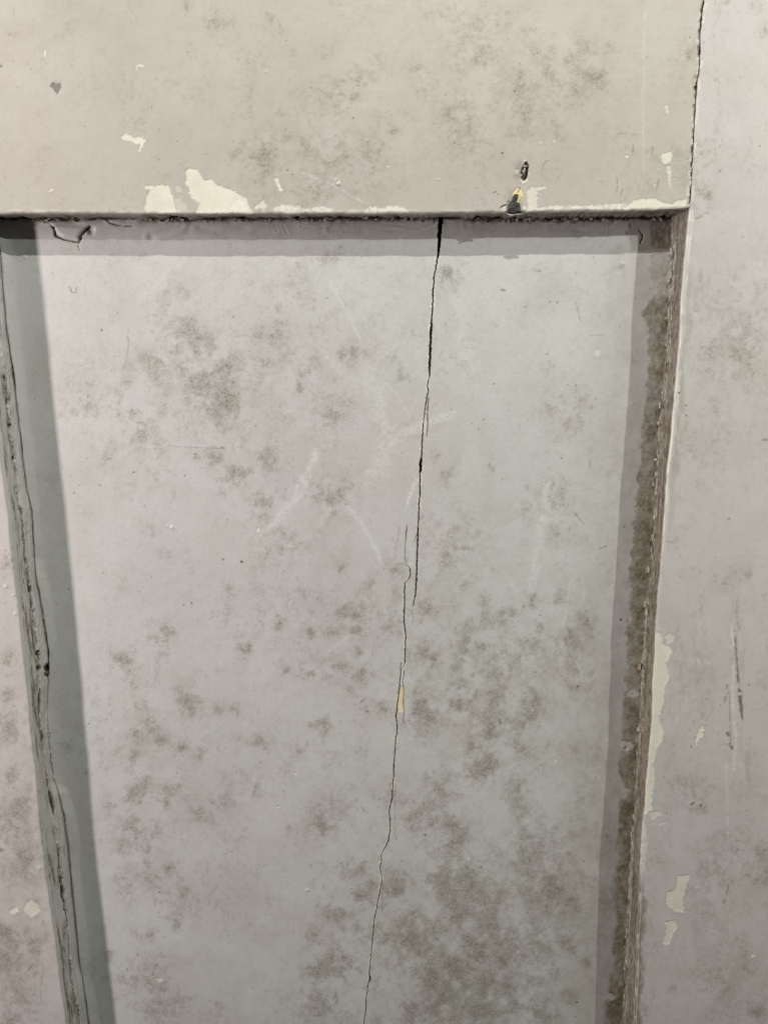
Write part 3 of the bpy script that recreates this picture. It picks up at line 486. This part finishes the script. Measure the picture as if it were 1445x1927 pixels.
# ------------------------------------------------------------------ stiles
def stile_rows():
    return -np.r_[samples(-.28, -.150, .005), samples(-.1495, .385, .00048), samples(.389, .60, .006)]
def build_stile_right():
    zs = stile_rows(); below = ss(Z_RAIL+.003, Z_RAIL-.004, zs)
    r = .0003+.0009*below
    xa = xa_r(zs)+.00012+(fbm(zs*700, zs*0, 3, 40)-.5)*.0004*(1-below)+(fbm(zs*90, zs*0, 3, 45)-.5)*.0010*below
    xj = np.where(zs > Z_RAIL, xa, xj_r(zs))
    un = np.linspace(1, 0, 48)[:-1]; th = np.radians([90, 78, 66, 54, 42, 30, 18, 8])
    fx = np.r_[samples(0, .074, .00042), samples(.075, .32, .008)]
    n, m = len(zs), len(un)+len(th)+len(fx)
    P = np.zeros((n, m, 3)); XF = np.zeros((n, m)); T = np.zeros((n, m)); TH = np.zeros((n, m))
    P[:, :, 2] = zs[:, None]
    for j, t in enumerate(un):
        P[:, j, 0] = xa+(xj-xa)*t; P[:, j, 1] = r+(D+.001-r)*t; XF[:, j] = xa-.57*r-(D-r)*t; T[:, j] = t
    for j, a in enumerate(th):
        i = len(un)+j; P[:, i, 0] = xa+r-r*math.sin(a); P[:, i, 1] = r-r*math.cos(a); XF[:, i] = xa+r-r*a; TH[:, i] = a
    i = len(un)+len(th)
    P[:, i:, 0] = (xa+r)[:, None]+fx[None]; XF[:, i:] = P[:, i:, 0]
    U, V = photo(XF, P[..., 2], 0.)
    W, h = wear_front(U, V)
    W['dirt'] = np.maximum(W['dirt'], .24*ss(.50, .78, fbm(U/34, V/150, 5, 56, .6))*ss(.3, .65, fbm(U/5, V/9, 3, 55)))
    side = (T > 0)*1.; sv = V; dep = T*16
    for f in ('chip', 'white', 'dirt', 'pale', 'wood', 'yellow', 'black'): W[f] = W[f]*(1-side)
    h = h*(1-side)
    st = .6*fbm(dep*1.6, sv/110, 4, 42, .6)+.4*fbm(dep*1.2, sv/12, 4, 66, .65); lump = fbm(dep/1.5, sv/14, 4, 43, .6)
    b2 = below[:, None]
    W['grime_shade'] = side*b2*np.clip(.80+.9*(st-.5)*2+.35*(fbm(dep*2.2, sv/9, 3, 41, .65)-.5)*2, .42, 1.)
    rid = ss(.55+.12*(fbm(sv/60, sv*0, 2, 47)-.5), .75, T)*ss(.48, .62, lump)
    W['grime_shade'] *= 1-.45*rid*side; W['pale'] = np.maximum(W['pale'], rid*side*.25)
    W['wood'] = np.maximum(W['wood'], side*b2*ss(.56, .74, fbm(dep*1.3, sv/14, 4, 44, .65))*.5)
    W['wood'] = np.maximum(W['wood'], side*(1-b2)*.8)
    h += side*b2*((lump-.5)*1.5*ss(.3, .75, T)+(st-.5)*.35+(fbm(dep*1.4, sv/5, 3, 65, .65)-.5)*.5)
    for c0, wv in ((.62, 5), (.80, 9)):          # split lines in the built up paint
        cc = c0+(fbm(sv/55, sv*0+c0*9, 3, 48)-.5)*.22
        g = side*b2*ss(.035, .012, abs(T-cc))*ss(.44, .56, fbm(sv/22, sv*0+c0, 3, 49))
        h -= .6*g; W['wood'] = np.maximum(W['wood'], g)
    # worn arris, its bright edge highlight painted in white
    ar = ss(.15, .6, TH)*ss(1.57, 1.1, TH)
    fr = XF-(xa+r)[:, None]
    lip = np.maximum(ar, ss(.0011, .0003, np.where(fr >= 0, fr, 9.)+(fbm(U/6, V/9, 3, 50)-.5)*.0012))
    W['white'] = np.maximum(W['white'], lip*b2*(.25+.7*ss(.36, .6, fbm(U/5, V/25, 3, 54)))*ss(1100, 900, V))
    W['chip'] = np.maximum(W['chip'], lip*b2*.8*ss(1150, 1240, V)*ss(1560, 1500, V))
    W['grime_shade'] = np.maximum(W['grime_shade'], lip*b2*.8*ss(1640, 1680, V)*ss(.3, .5, fbm(U/6, V/18, 3, 62)))
    W['grime_shade'] = np.maximum(W['grime_shade'], ss(1640, 1720, V)*ss(.004, .0, np.where(fr >= 0, fr, 9.)+(fbm(U/9, V/14, 3, 57)-.4)*.006)*.7)
    W['grime_shade'] = np.maximum(W['grime_shade'], .28*ss(.0065, .001, np.where(fr >= 0, fr, 9.)+(fbm(U/9, V/30, 3, 58)-.4)*.008)*ss(430, 520, V)*ss(1040, 900, V))
    # seam edge above the rail corner
    up = (1-b2)*(1-side); W['white'] = np.maximum(W['white'], up*.55*ss(.46, .56, fbm(V/14, V*0+8, 3, 64))*ss(.0011, .0003, np.where(fr >= 0, fr, 9.)+(fbm(U/5, V/6, 3, 59)-.5)*.0014))
    h += .25*np.exp(-((U-1308)/14)**2)*ss(260, 320, V)*ss(420, 380, V)
    far = ss(.074, .066, XF-(xa+r)[:, None]); h = h*far
    for f in W: W[f] = W[f]*far
    P = P+normals(P)*(h*.001)[..., None]
    link('stile', grid_mesh('stile', P, W, ('R', 'L', 'T'), .03, True), M_STILE, label='right stile with a long cream chip and a grimy brown inner edge')
build_stile_right()
def build_stile_left():
    zs = stile_rows(); r = .0016+0*zs
    xa = xa_l(zs)+(fbm(zs*80, zs*0, 3, 140)-.5)*.0008; xj = xj_l(zs)-.0001
    un = np.linspace(0, 1, 72)[1:]; th = np.radians([8, 18, 30, 42, 54, 66, 78, 90])
    fx = np.r_[samples(-.32, -.0505, .008), samples(-.050, 0, .00044)]
    n, m = len(zs), len(un)+len(th)+len(fx)
    P = np.zeros((n, m, 3)); XF = np.zeros((n, m)); T = np.zeros((n, m))
    P[:, :, 2] = zs[:, None]; k = len(fx)
    P[:, :k, 0] = (xa-r)[:, None]+fx[None]; XF[:, :k] = P[:, :k, 0]
    for j, a in enumerate(th):
        P[:, k+j, 0] = xa-r+r*math.sin(a); P[:, k+j, 1] = r-r*math.cos(a); XF[:, k+j] = xa-r+r*a
    k += len(th)
    for j, t in enumerate(un):
        P[:, k+j, 0] = xa+(xj-xa)*t; P[:, k+j, 1] = r+(D+.0004-r)*t; XF[:, k+j] = xa+.57*r+(D-r)*t; T[:, k+j] = t
    U, V = photo(XF, P[..., 2], 0.)
    W, h = wear_front(U, V)
    side = (T > 0)*1.
    for f in W: W[f] = W[f]*(1-side)
    h *= 1-.8*side
    W['dirt'] = np.maximum(W['dirt'], side*(.16*ss(.02, -.02, T-.5)+.75*ss(.48, .72, fbm(T*9, V/45, 4, 141, .6))*ss(.75, .45, T)))
    mid = .50+.10*(fbm(V/90, V*0, 3, 142)-.5)+.06*(fbm(V/9, V*0+4, 3, 143, .7)-.5)+.035*(fbm(V/2.6, V*0+14, 2, 150)-.5)
    h += side*(.30*ss(-.01, .03, T-mid)-.18*ss(.28, .22, T)*0+(fbm(T*9, V/25, 3, 144)-.5)*.45+(fbm(T*2+5, V/75, 3, 155)-.5)*.9+(fbm(T*14, V/6, 3, 157, .65)-.5)*.35*ss(.25, .5, T)+.5*ss(.09, 0, abs(T-mid-.06))*ss(.5, .7, fbm(V/28, V*0+41, 3, 156)))
    wd = .020+.055*ss(.48, .70, fbm(V/26, V*0+9, 3, 145))
    g = side*ss(wd*1.25, wd*.6, abs(T-mid))*ss(.30, .40, fbm(V/34, V*0+2, 3, 146))
    W['wood'] = np.maximum(W['wood'], g); W['black'] = np.maximum(W['black'], .55*g); h -= 1.8*g
    rim = side*np.exp(-((abs(T-mid)-wd*1.6)/.018)**2)*ss(.5, .62, fbm(V/13, T*9, 3, 151)); W['white'] = np.maximum(W['white'], .7*rim)
    g = side*ss(.020, .007, abs(T-mid+.13-.10*fbm(V/70, V*0+31, 2, 152)))*ss(.54, .62, fbm(V/45, V*0+22, 2, 153)); h -= .6*g; W['wood'] = np.maximum(W['wood'], g)
    W['dirt'] = np.maximum(W['dirt'], side*.55*ss(.06, 0, abs(T-mid+.06))*ss(.42, .6, fbm(V/50, T*5, 3, 154)))
    # the long open blister and the rotten notch
    d = np.hypot((T-.40)/.055, (V-1222)/52); e = ss(1.1, .85, d)*side
    W['wood'] = np.maximum(W['wood'], .75*e*ss(.8, .6, d)*0+.55*e); h -= 1.0*e
    e = ss(1.2, .7, np.hypot((T-.93)/.16, (V-1285)/14)+(fbm(T*30, V/4, 2, 149)-.5))*side; W['wood'] = np.maximum(W['wood'], e); h -= 1.8*e
    sec = .76+.06*(fbm(V/50, V*0+7, 3, 147)-.5)
    g = side*ss(.022, .008, abs(T-sec))*ss(.52, .60, fbm(V/50, V*0+12, 2, 148)); h -= .5*g; W['wood'] = np.maximum(W['wood'], .7*g)
    far = ss(-.050, -.044, XF-xa[:, None]); h = h*far
    for f in W: W[f] = W[f]*far
    P = P+normals(P)*(h*.001)[..., None]
    link('stile', grid_mesh('stile', P, W, ('L', 'R', 'T'), .03, True), M_STILE, label='left stile with cracked and lifting paint down its inner edge')
build_stile_left()

# ------------------------------------------------------------------ the split panel: two boards
BAND = [(1222,380),(1222,474),(1219,514),(1236,548),(1206,584),(1218,618),(1220,668),(1217,712),(1213,769),(1207,826),(1205,863),(1195,937),(1190,993),(1184,1060),(1181,1161),(1176,1245),(1175,1305),(1168,1325),(1167,1385),(1163,1440),(1168,1484),(1158,1574),(1152,1692),(1145,1836),(1136,1927),(1120,2100)]
FIL_V = [380,440,470,560,700,900,990,1050,1062,1085,1150,1225,1245,1320,1440,1476,1490,1520,1620,1800,1835,1870,1927,2100]
FIL_A = [.9,1.0,.9,.9,.9,.8,.7,.25,.9,1.6,1.2,.5,.1,.1,.1,.2,1.2,1.5,1.4,1.2,.4,.9,1.0,.9]
GAP_A = [.4,.5,.8,1.0,1.1,1.0,.9,.6,.8,1.1,1.3,1.0,.6,.35,.3,.35,.9,1.2,1.2,1.1,.5,1.0,1.2,1.2]
WRINK = [([(566,426),(580,429),(605,428),(640,426),(670,426),(695,427),(720,423),(750,424),(774,427),(812,417)], 1.5, .55), ([(620,432),(680,434),(710,430),(760,436),(800,428),(824,416)], 3, .35), ([(518,427),(523,436)], 2, .22), ([(533,424),(538,434),(542,441)], 1.6, .28), ([(285,446),(310,436),(340,428)], 5, .5), ([(633,435),(635,440)], 1.4, -.2), ([(644,434),(645,440)], 1.4, -.22), ([(1139,426),(1137,446)], 1.6, .12), ([(295,443),(322,438),(340,432)], 6, -.25), ([(380,430),(420,438),(460,428)], 7, .3), ([(880,424),(930,432),(985,424)], 5, .3), ([(1040,428),(1090,434)], 6, .25)]
def panel_wear(U, V):
    W, h = wear_front(U, V)
    # grime that has settled along the right stile, and shade painted into the strip beside it
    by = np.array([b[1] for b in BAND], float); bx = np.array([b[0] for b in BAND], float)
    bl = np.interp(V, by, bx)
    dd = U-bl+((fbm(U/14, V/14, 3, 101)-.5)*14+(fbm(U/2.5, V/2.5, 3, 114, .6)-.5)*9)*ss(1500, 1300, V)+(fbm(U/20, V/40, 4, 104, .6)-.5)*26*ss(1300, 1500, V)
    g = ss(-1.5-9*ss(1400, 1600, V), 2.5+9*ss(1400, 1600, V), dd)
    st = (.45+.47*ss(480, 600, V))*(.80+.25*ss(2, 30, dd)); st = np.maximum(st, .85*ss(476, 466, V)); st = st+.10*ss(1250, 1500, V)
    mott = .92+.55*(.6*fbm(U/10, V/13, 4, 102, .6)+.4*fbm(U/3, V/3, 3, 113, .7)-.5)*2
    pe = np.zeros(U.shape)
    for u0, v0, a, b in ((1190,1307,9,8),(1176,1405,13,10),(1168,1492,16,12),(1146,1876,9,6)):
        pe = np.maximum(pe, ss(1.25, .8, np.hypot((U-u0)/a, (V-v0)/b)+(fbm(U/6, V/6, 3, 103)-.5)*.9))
    W['grime_shade'] = np.clip(np.maximum(g*st, .42*ss(-48, -2, dd)*ss(1440, 1620, V))*mott*(1-.8*pe), 0, 1)
    W['grime_shade'] = np.maximum(W['grime_shade'], .42*ss(1176, 1184, U-8*ss(452, 462, V)+(fbm(U/6, V/6, 3, 109)-.5)*12)*ss(475, 470, V))  # darker patch in the top right corner
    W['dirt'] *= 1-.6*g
    W['grime_shade'] = np.maximum(W['grime_shade'], (.24+.10*ss(900, 1500, V))*ss(-150, -12, dd)*(.5+fbm(U/20, V/30, 4, 115, .6))*ss(440, 500, V))  # soft brown tint deepening the stile's shadow strip, shade put into the colour
    h += g*((fbm(U/5, V/7, 3, 105)-.5)*.35)+.5*ss(1235, 1262, U+ (V-480)*.062)*(fbm(U/5, V/12, 3, 107)-.3)
    # paint torn and wrinkled under the rail
    top = ss(446, 414, V)
    h += top*((fbm(U/30, V/12, 3, 106)-.5)*.9)+ss(424, 412, V)*(fbm(U/7, V/7, 3, 108)-.4)*1.1*crud(U)
    W['grime_shade'] = np.maximum(W['grime_shade'], .75*crud(U)*ss(422, 412, V+(fbm(U/9, V/6, 3, 110)-.5)*16))
    W['wood'] = np.maximum(W['wood'], ss(416, 411, V+(fbm(U/10, V/7, 4, 111, .6)-.5)*22*crud(U))*.95)
    W['black'] = np.maximum(W['black'], .9*ss(413.6, 410.5, V+(fbm(U/16, V/9, 4, 116, .65)-.5)*17*(.2+crud(U))))
    for pts, wd, a in WRINK:
        m = box(U, V, pts, wd*4+4); d, _ = line_d(U[m], V[m], pts)
        h[m] -= a*np.exp(-(d/wd)**2)*.55; h[m] += a*.4*np.exp(-((d-wd*2)/(wd*1.2))**2)
    for pts, dp in CRACKS:
        m = box(U, V, pts, 8); u, v = U[m], V[m]
        d, wd = line_d(u+(fbm(u/3, v/3, 2, 112)-.5)*1.6, v, pts)
        e = ss(wd*.5+.55, wd*.5-.35, d); h[m] -= dp*e; W['black'][m] = np.maximum(W['black'][m], e*.55*min(1, dp/1.2)); W['wood'][m] = np.maximum(W['wood'][m], e*(.6+.4*min(1, dp)))
    # the lifted blister below the rail, left
    bl_ = [(97,420),(104,440),(120,450),(149,456),(158,440),(170,424)]
    m = box(U, V, bl_, 10); d = poly_sd(U[m], V[m], bl_); h[m] += .9*ss(1, -9, d)
    W['dirt'][m] *= 1-ss(1, -2, d)
    d = np.hypot((U-172)/8, (V-434)/9); h -= 1.2*ss(1.2, .3, d)
    return W, h
def board_rows():
    return -np.r_[samples(-.068, -.060, .0008), samples(-.0598, .386, .00047), samples(.390, .60, .006)]
def build_board(left):
    zs = board_rows(); n = len(zs)
    jit = (fbm(zs*1300, zs*0, 3, 120, .65)-.5)*.00060+(fbm(zs*420, zs*0, 2, 121)-.5)*.0004
    cx = xc(zs)+jit; cw = crack_w(zs)*(.95+.8*(fbm(zs*900, zs*0+5, 3, 122, .6)-.35))
    if left:
        v_row = photo(np.full(n, -.19), zs, D)[1]
        gap = np.interp(v_row, FIL_V, GAP_A)*.001*(.8+.5*fbm(zs*200, zs*0, 2, 124))
        xl = xj_l(zs)+gap; xr = cx-cw/2
        a = samples(0, .006, .00022)[:-1]; b = samples(0, .0085, .00017)
    else:
        xl = cx+cw/2; xr = xj_r(zs)+.004
        a = samples(0, .0085, .00017)[:-1]; b = np.array([0, .0006])
    nm = int(.20/.00050) if left else int(.112/.00047)
    mid = np.linspace(0, 1, nm+1)[:-1]
    lo = xl+a[-1]+.0003; hi = xr-b[-1]
    X = np.concatenate([xl[:, None]+a[None], lo[:, None]+(hi-lo)[:, None]*mid[None], xr[:, None]-b[::-1][None]], 1)
    P = np.zeros((*X.shape, 3)); P[..., 0] = X; P[..., 1] = D; P[..., 2] = zs[:, None]
    U, V = photo(X, P[..., 2], D)
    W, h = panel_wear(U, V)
    if left:
        A = np.interp(v_row, FIL_V, FIL_A)[:, None]; wf = (.0050*(.75+.5*fbm(v_row/60, v_row*0, 3, 129)))[:, None]; e = (X-xl[:, None])/wf
        q = np.clip(1-e, -.2, 1); h += 1.55*A*(.5*(q+np.sqrt(q*q+.02))-.5*(-.2+math.sqrt(.06)))+.25*A*np.exp(-((e-.15)/.12)**2)*(fbm(V/30, V*0, 3, 130)-.3)
        W['grime_shade'] = np.maximum(W['grime_shade'], .5*ss(.0006, .0001, X-xl[:, None]))
    ed = (xr[:, None]-X) if left else (X-xl[:, None])
    on = (cw > .0001)[:, None]
    h += on*(.16 if left else .34)*np.exp(-(ed/.0014)**2)*(fbm(V/25, V*0+left, 3, 125)-.25)
    lipn = ss(.00075, .0002, ed+(fbm(V/5, V*0+left*3, 3, 126)-.5)*.0011)*on
    W['chip'] = np.maximum(W['chip'], lipn*ss(.50, .60, fbm(V/12, V*0+7+left, 3, 127)))
    if not left: h -= 0
    P = P+normals(P)*(h*.001)[..., None]
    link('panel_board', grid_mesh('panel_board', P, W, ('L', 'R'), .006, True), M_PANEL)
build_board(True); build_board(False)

# ------------------------------------------------------------------ added dark backing behind the split, lumps and flakes
def box_mesh(name, x0, x1, y0, y1, z0, z1):
    v = [(x, y, z) for x in (x0, x1) for y in (y0, y1) for z in (z0, z1)]
    f = [(0,1,3,2), (4,6,7,5), (0,4,5,1), (2,3,7,6), (0,2,6,4), (1,5,7,3)]
    me = bpy.data.meshes.new(name); me.from_pydata(v, [], f); return me
link('dark_backing', box_mesh('dark_backing', -.52, .44, D+.0075, D+.016, -.60, .24), M_BACKING)  # added sheet, no real door part: keeps the gaps dark, stops light leaks

def flake_mesh(name, seed, k=4):
    R = np.random.default_rng(seed); g = np.linspace(-1, 1, k)
    X, Z = np.meshgrid(g, g); X = X+R.normal(0, .16, X.shape); Z = Z+R.normal(0, .16, Z.shape)
    Y = -(.35*X*X*R.uniform(.3, 1.2)+.25*Z*Z*R.uniform(-.5, 1))+R.normal(0, .08, X.shape)
    cut = R.uniform(.7, 1.0); X[0] *= cut*.6; X[-1] *= .75; X *= R.uniform(.9, 1.5)
    top = np.stack([X, Y-.06, Z], -1).reshape(-1, 3); bot = top+np.array([0, .14, 0]); n = k*k
    f = []
    for i in range(k-1):
        for j in range(k-1):
            a = i*k+j; f += [(a, a+1, a+k+1, a+k), (n+a, n+a+k, n+a+k+1, n+a+1)]
    rim = [j for j in range(k)]+[i*k+k-1 for i in range(1, k)]+[(k-1)*k+j for j in range(k-2, -1, -1)]+[i*k for i in range(k-2, 0, -1)]
    for a, b in zip(rim, rim[1:]+rim[:1]): f.append((a, n+a, n+b, b))
    me = bpy.data.meshes.new(name); me.from_pydata((top*.5).tolist(), [], f); return me
FL = [flake_mesh('paint_flake', s) for s in range(8)]
for q in FL: q.materials.append(M_FLAKE)
def put_flake(pos, sx, sz, rot, R):
    o = bpy.data.objects.new('paint_flake', FL[R.randrange(8)]); sc.collection.objects.link(o); o.parent = root
    o.location = pos; o.scale = (sx, (sx+sz)/2, sz); o.rotation_euler = rot
R = random.Random(5)
RUNS = [(66, 104, 6, .0016), (108, 160, 12, .0015), (262, 345, 17, .0018), (345, 470, 17, .0013), (470, 560, 9, .0011), (560, 640, 12, .0013), (640, 812, 20, .0010), (868, 915, 9, .0019), (915, 1085, 30, .0014), (1085, 1180, 12, .0012), (1220, 1268, 8, .0013)]
crumb_v, crumb_f = [], []
def crumb(pos, s):
    b = len(crumb_v)
    for d in ((1,0,0), (-1,0,0), (0,1,0), (0,-1,0), (0,0,1), (0,0,-1)):
        crumb_v.append(tuple(pos[i]+d[i]*s*R.uniform(.4, 1.3) for i in range(3)))
    for f in ((0,2,4), (2,1,4), (1,3,4), (3,0,4), (2,0,5), (1,2,5), (3,1,5), (0,3,5)): crumb_f.append(tuple(b+k for k in f))
for u0, u1, n, s in RUNS:
    for k in range(n):
        u = R.uniform(u0, u1); p = plane(u, 413+R.uniform(-2, 3.5), D-.0008)
        put_flake((p[0], p[1]+R.uniform(-.0012, .0002), p[2]), s*R.uniform(.5, 1.9), s*R.uniform(.35, 1.05), (R.uniform(-.9, .6), R.uniform(-.5, .5), R.uniform(-.7, .7)), R)
    for k in range(n*7):
        u = R.uniform(u0-6, u1+6); p = plane(u, 412.5+R.gauss(0, 2.4), D-.0006)
        crumb((p[0], p[1]+R.uniform(-.001, .0004), p[2]), R.uniform(.0001, .00032))
for k in range(34):              # loose scraps in the cracked paint of the left stile
    v = R.uniform(700, 1900); z = float(plane(100, v, D*.5)[2]); t = R.choice((.55, .58, .52, .97)); x = float(xa_l(z)+(xj_l(z)-xa_l(z))*t)
    put_flake((x+.0004, .0016+(D-.0016)*t, z),   .0013*R.uniform(.5, 1.2), .0024*R.uniform(.6, 1.6), (R.uniform(-.3, .3), R.uniform(-.2, .2), 1.2+R.uniform(-.5, .5)), R)
for k in range(46):              # crusts in the corner of the right stile
    v = R.uniform(430, 1920); z = float(plane(1220, v, D)[2]); x = float(xj_r(z))
    put_flake((x-R.uniform(.0, .0016), D-R.uniform(.0003, .003), z), .0010*R.uniform(.5, 1.1), .0022*R.uniform(.5, 1.6), (R.uniform(-.3, .3), R.uniform(-.15, .15), -.8+R.uniform(-.5, .5)), R)
me = bpy.data.meshes.new('paint_crumbs'); me.from_pydata(crumb_v, [], crumb_f); me.materials.append(M_CRUMB)
link('paint_crumbs', me, None, kind='stuff')

def filler():
    out = tr([(380,1110),(415,1080),(450,1072),(490,1090),(508,1125),(490,1220),(455,1300),(500,1305),(545,1322),(565,1400),(568,1480),(562,1560),(620,1588),(590,1618),(500,1615),(400,1640),(290,1625),(180,1605),(192,1520),(190,1430),(235,1340),(285,1290),(330,1250),(355,1185)], 940, 290, 14.45)
    pts = np.array(out); ctr = np.array([965.5, 386.]); rings = [1, .93, .8, .62, .4, .2]
    v, f = [], []; n = len(pts); rg = np.random.default_rng(4)
    dense = np.concatenate([[pts[i], (pts[i]+pts[(i+1) % n])/2] for i in range(n)]); n = len(dense)
    for k, s in enumerate(rings):
        for a in dense:
            c = ctr if a[1] > 380 else np.array([968+(ctr[0]-968)*.3, 378.]) ; q = c+(a-c)*s
            P = plane(q[0], q[1], 0.); hh = [-.2, .35, .62, .80, .95, .9][k]*.00095*(.55+.9*rg.random())
            v.append((P[0], P[1]-hh, P[2]))
    for k in range(len(rings)-1):
        for i in range(n): f.append((k*n+i, k*n+(i+1) % n, (k+1)*n+(i+1) % n, (k+1)*n+i))
    f.append(tuple((len(rings)-1)*n+i for i in range(n)))
    me = bpy.data.meshes.new('filler_lump'); me.from_pydata([tuple(map(float, q)) for q in v], [], f)
    me.polygons.foreach_set('use_smooth', [True]*len(me.polygons))
    return link('filler_lump', me, M_BLACK, label='black crusted lump on the lower edge of the top rail')
filler()
def tube(name, pts, rad, mat, y=-.0004):
    P = [plane(u, v, 0.)+np.array([0, y, 0]) for u, v in pts]; v, f = [], []
    for i, p in enumerate(P):
        k = rad*(.35 if i in (0, len(P)-1) else 1)
        for a in range(6): v.append((float(p[0]), float(p[1]-k*math.cos(a*1.047)), float(p[2]+k*math.sin(a*1.047))))
    for i in range(len(P)-1):
        for a in range(6): f.append((i*6+a, i*6+(a+1) % 6, i*6+6+(a+1) % 6, i*6+6+a))
    me = bpy.data.meshes.new(name); me.from_pydata(v, [], f); me.polygons.foreach_set('use_smooth', [True]*len(me.polygons))
    return link(name, me, mat)
M_LIP = mat_flat('pale_torn_paint', (.72, .70, .62), .6, (.80, .78, .70))
tube('paint_lip', tr([(175,1605),(240,1630),(300,1655),(370,1650),(440,1630),(520,1625),(590,1628),(620,1600)], 940, 290, 14.45), .00024, M_LIP, .0003)
tube('bristle', tr([(10,1450),(60,1410),(120,1385),(200,1375)], 940, 290, 14.45), .00016, M_BLACK, -.0003)
tube('bristle', tr([(205,1320),(225,1280),(265,1255)], 940, 290, 14.45), .00010, M_BLACK, -.0003)
for me in bpy.data.meshes: me.validate(); me.update()
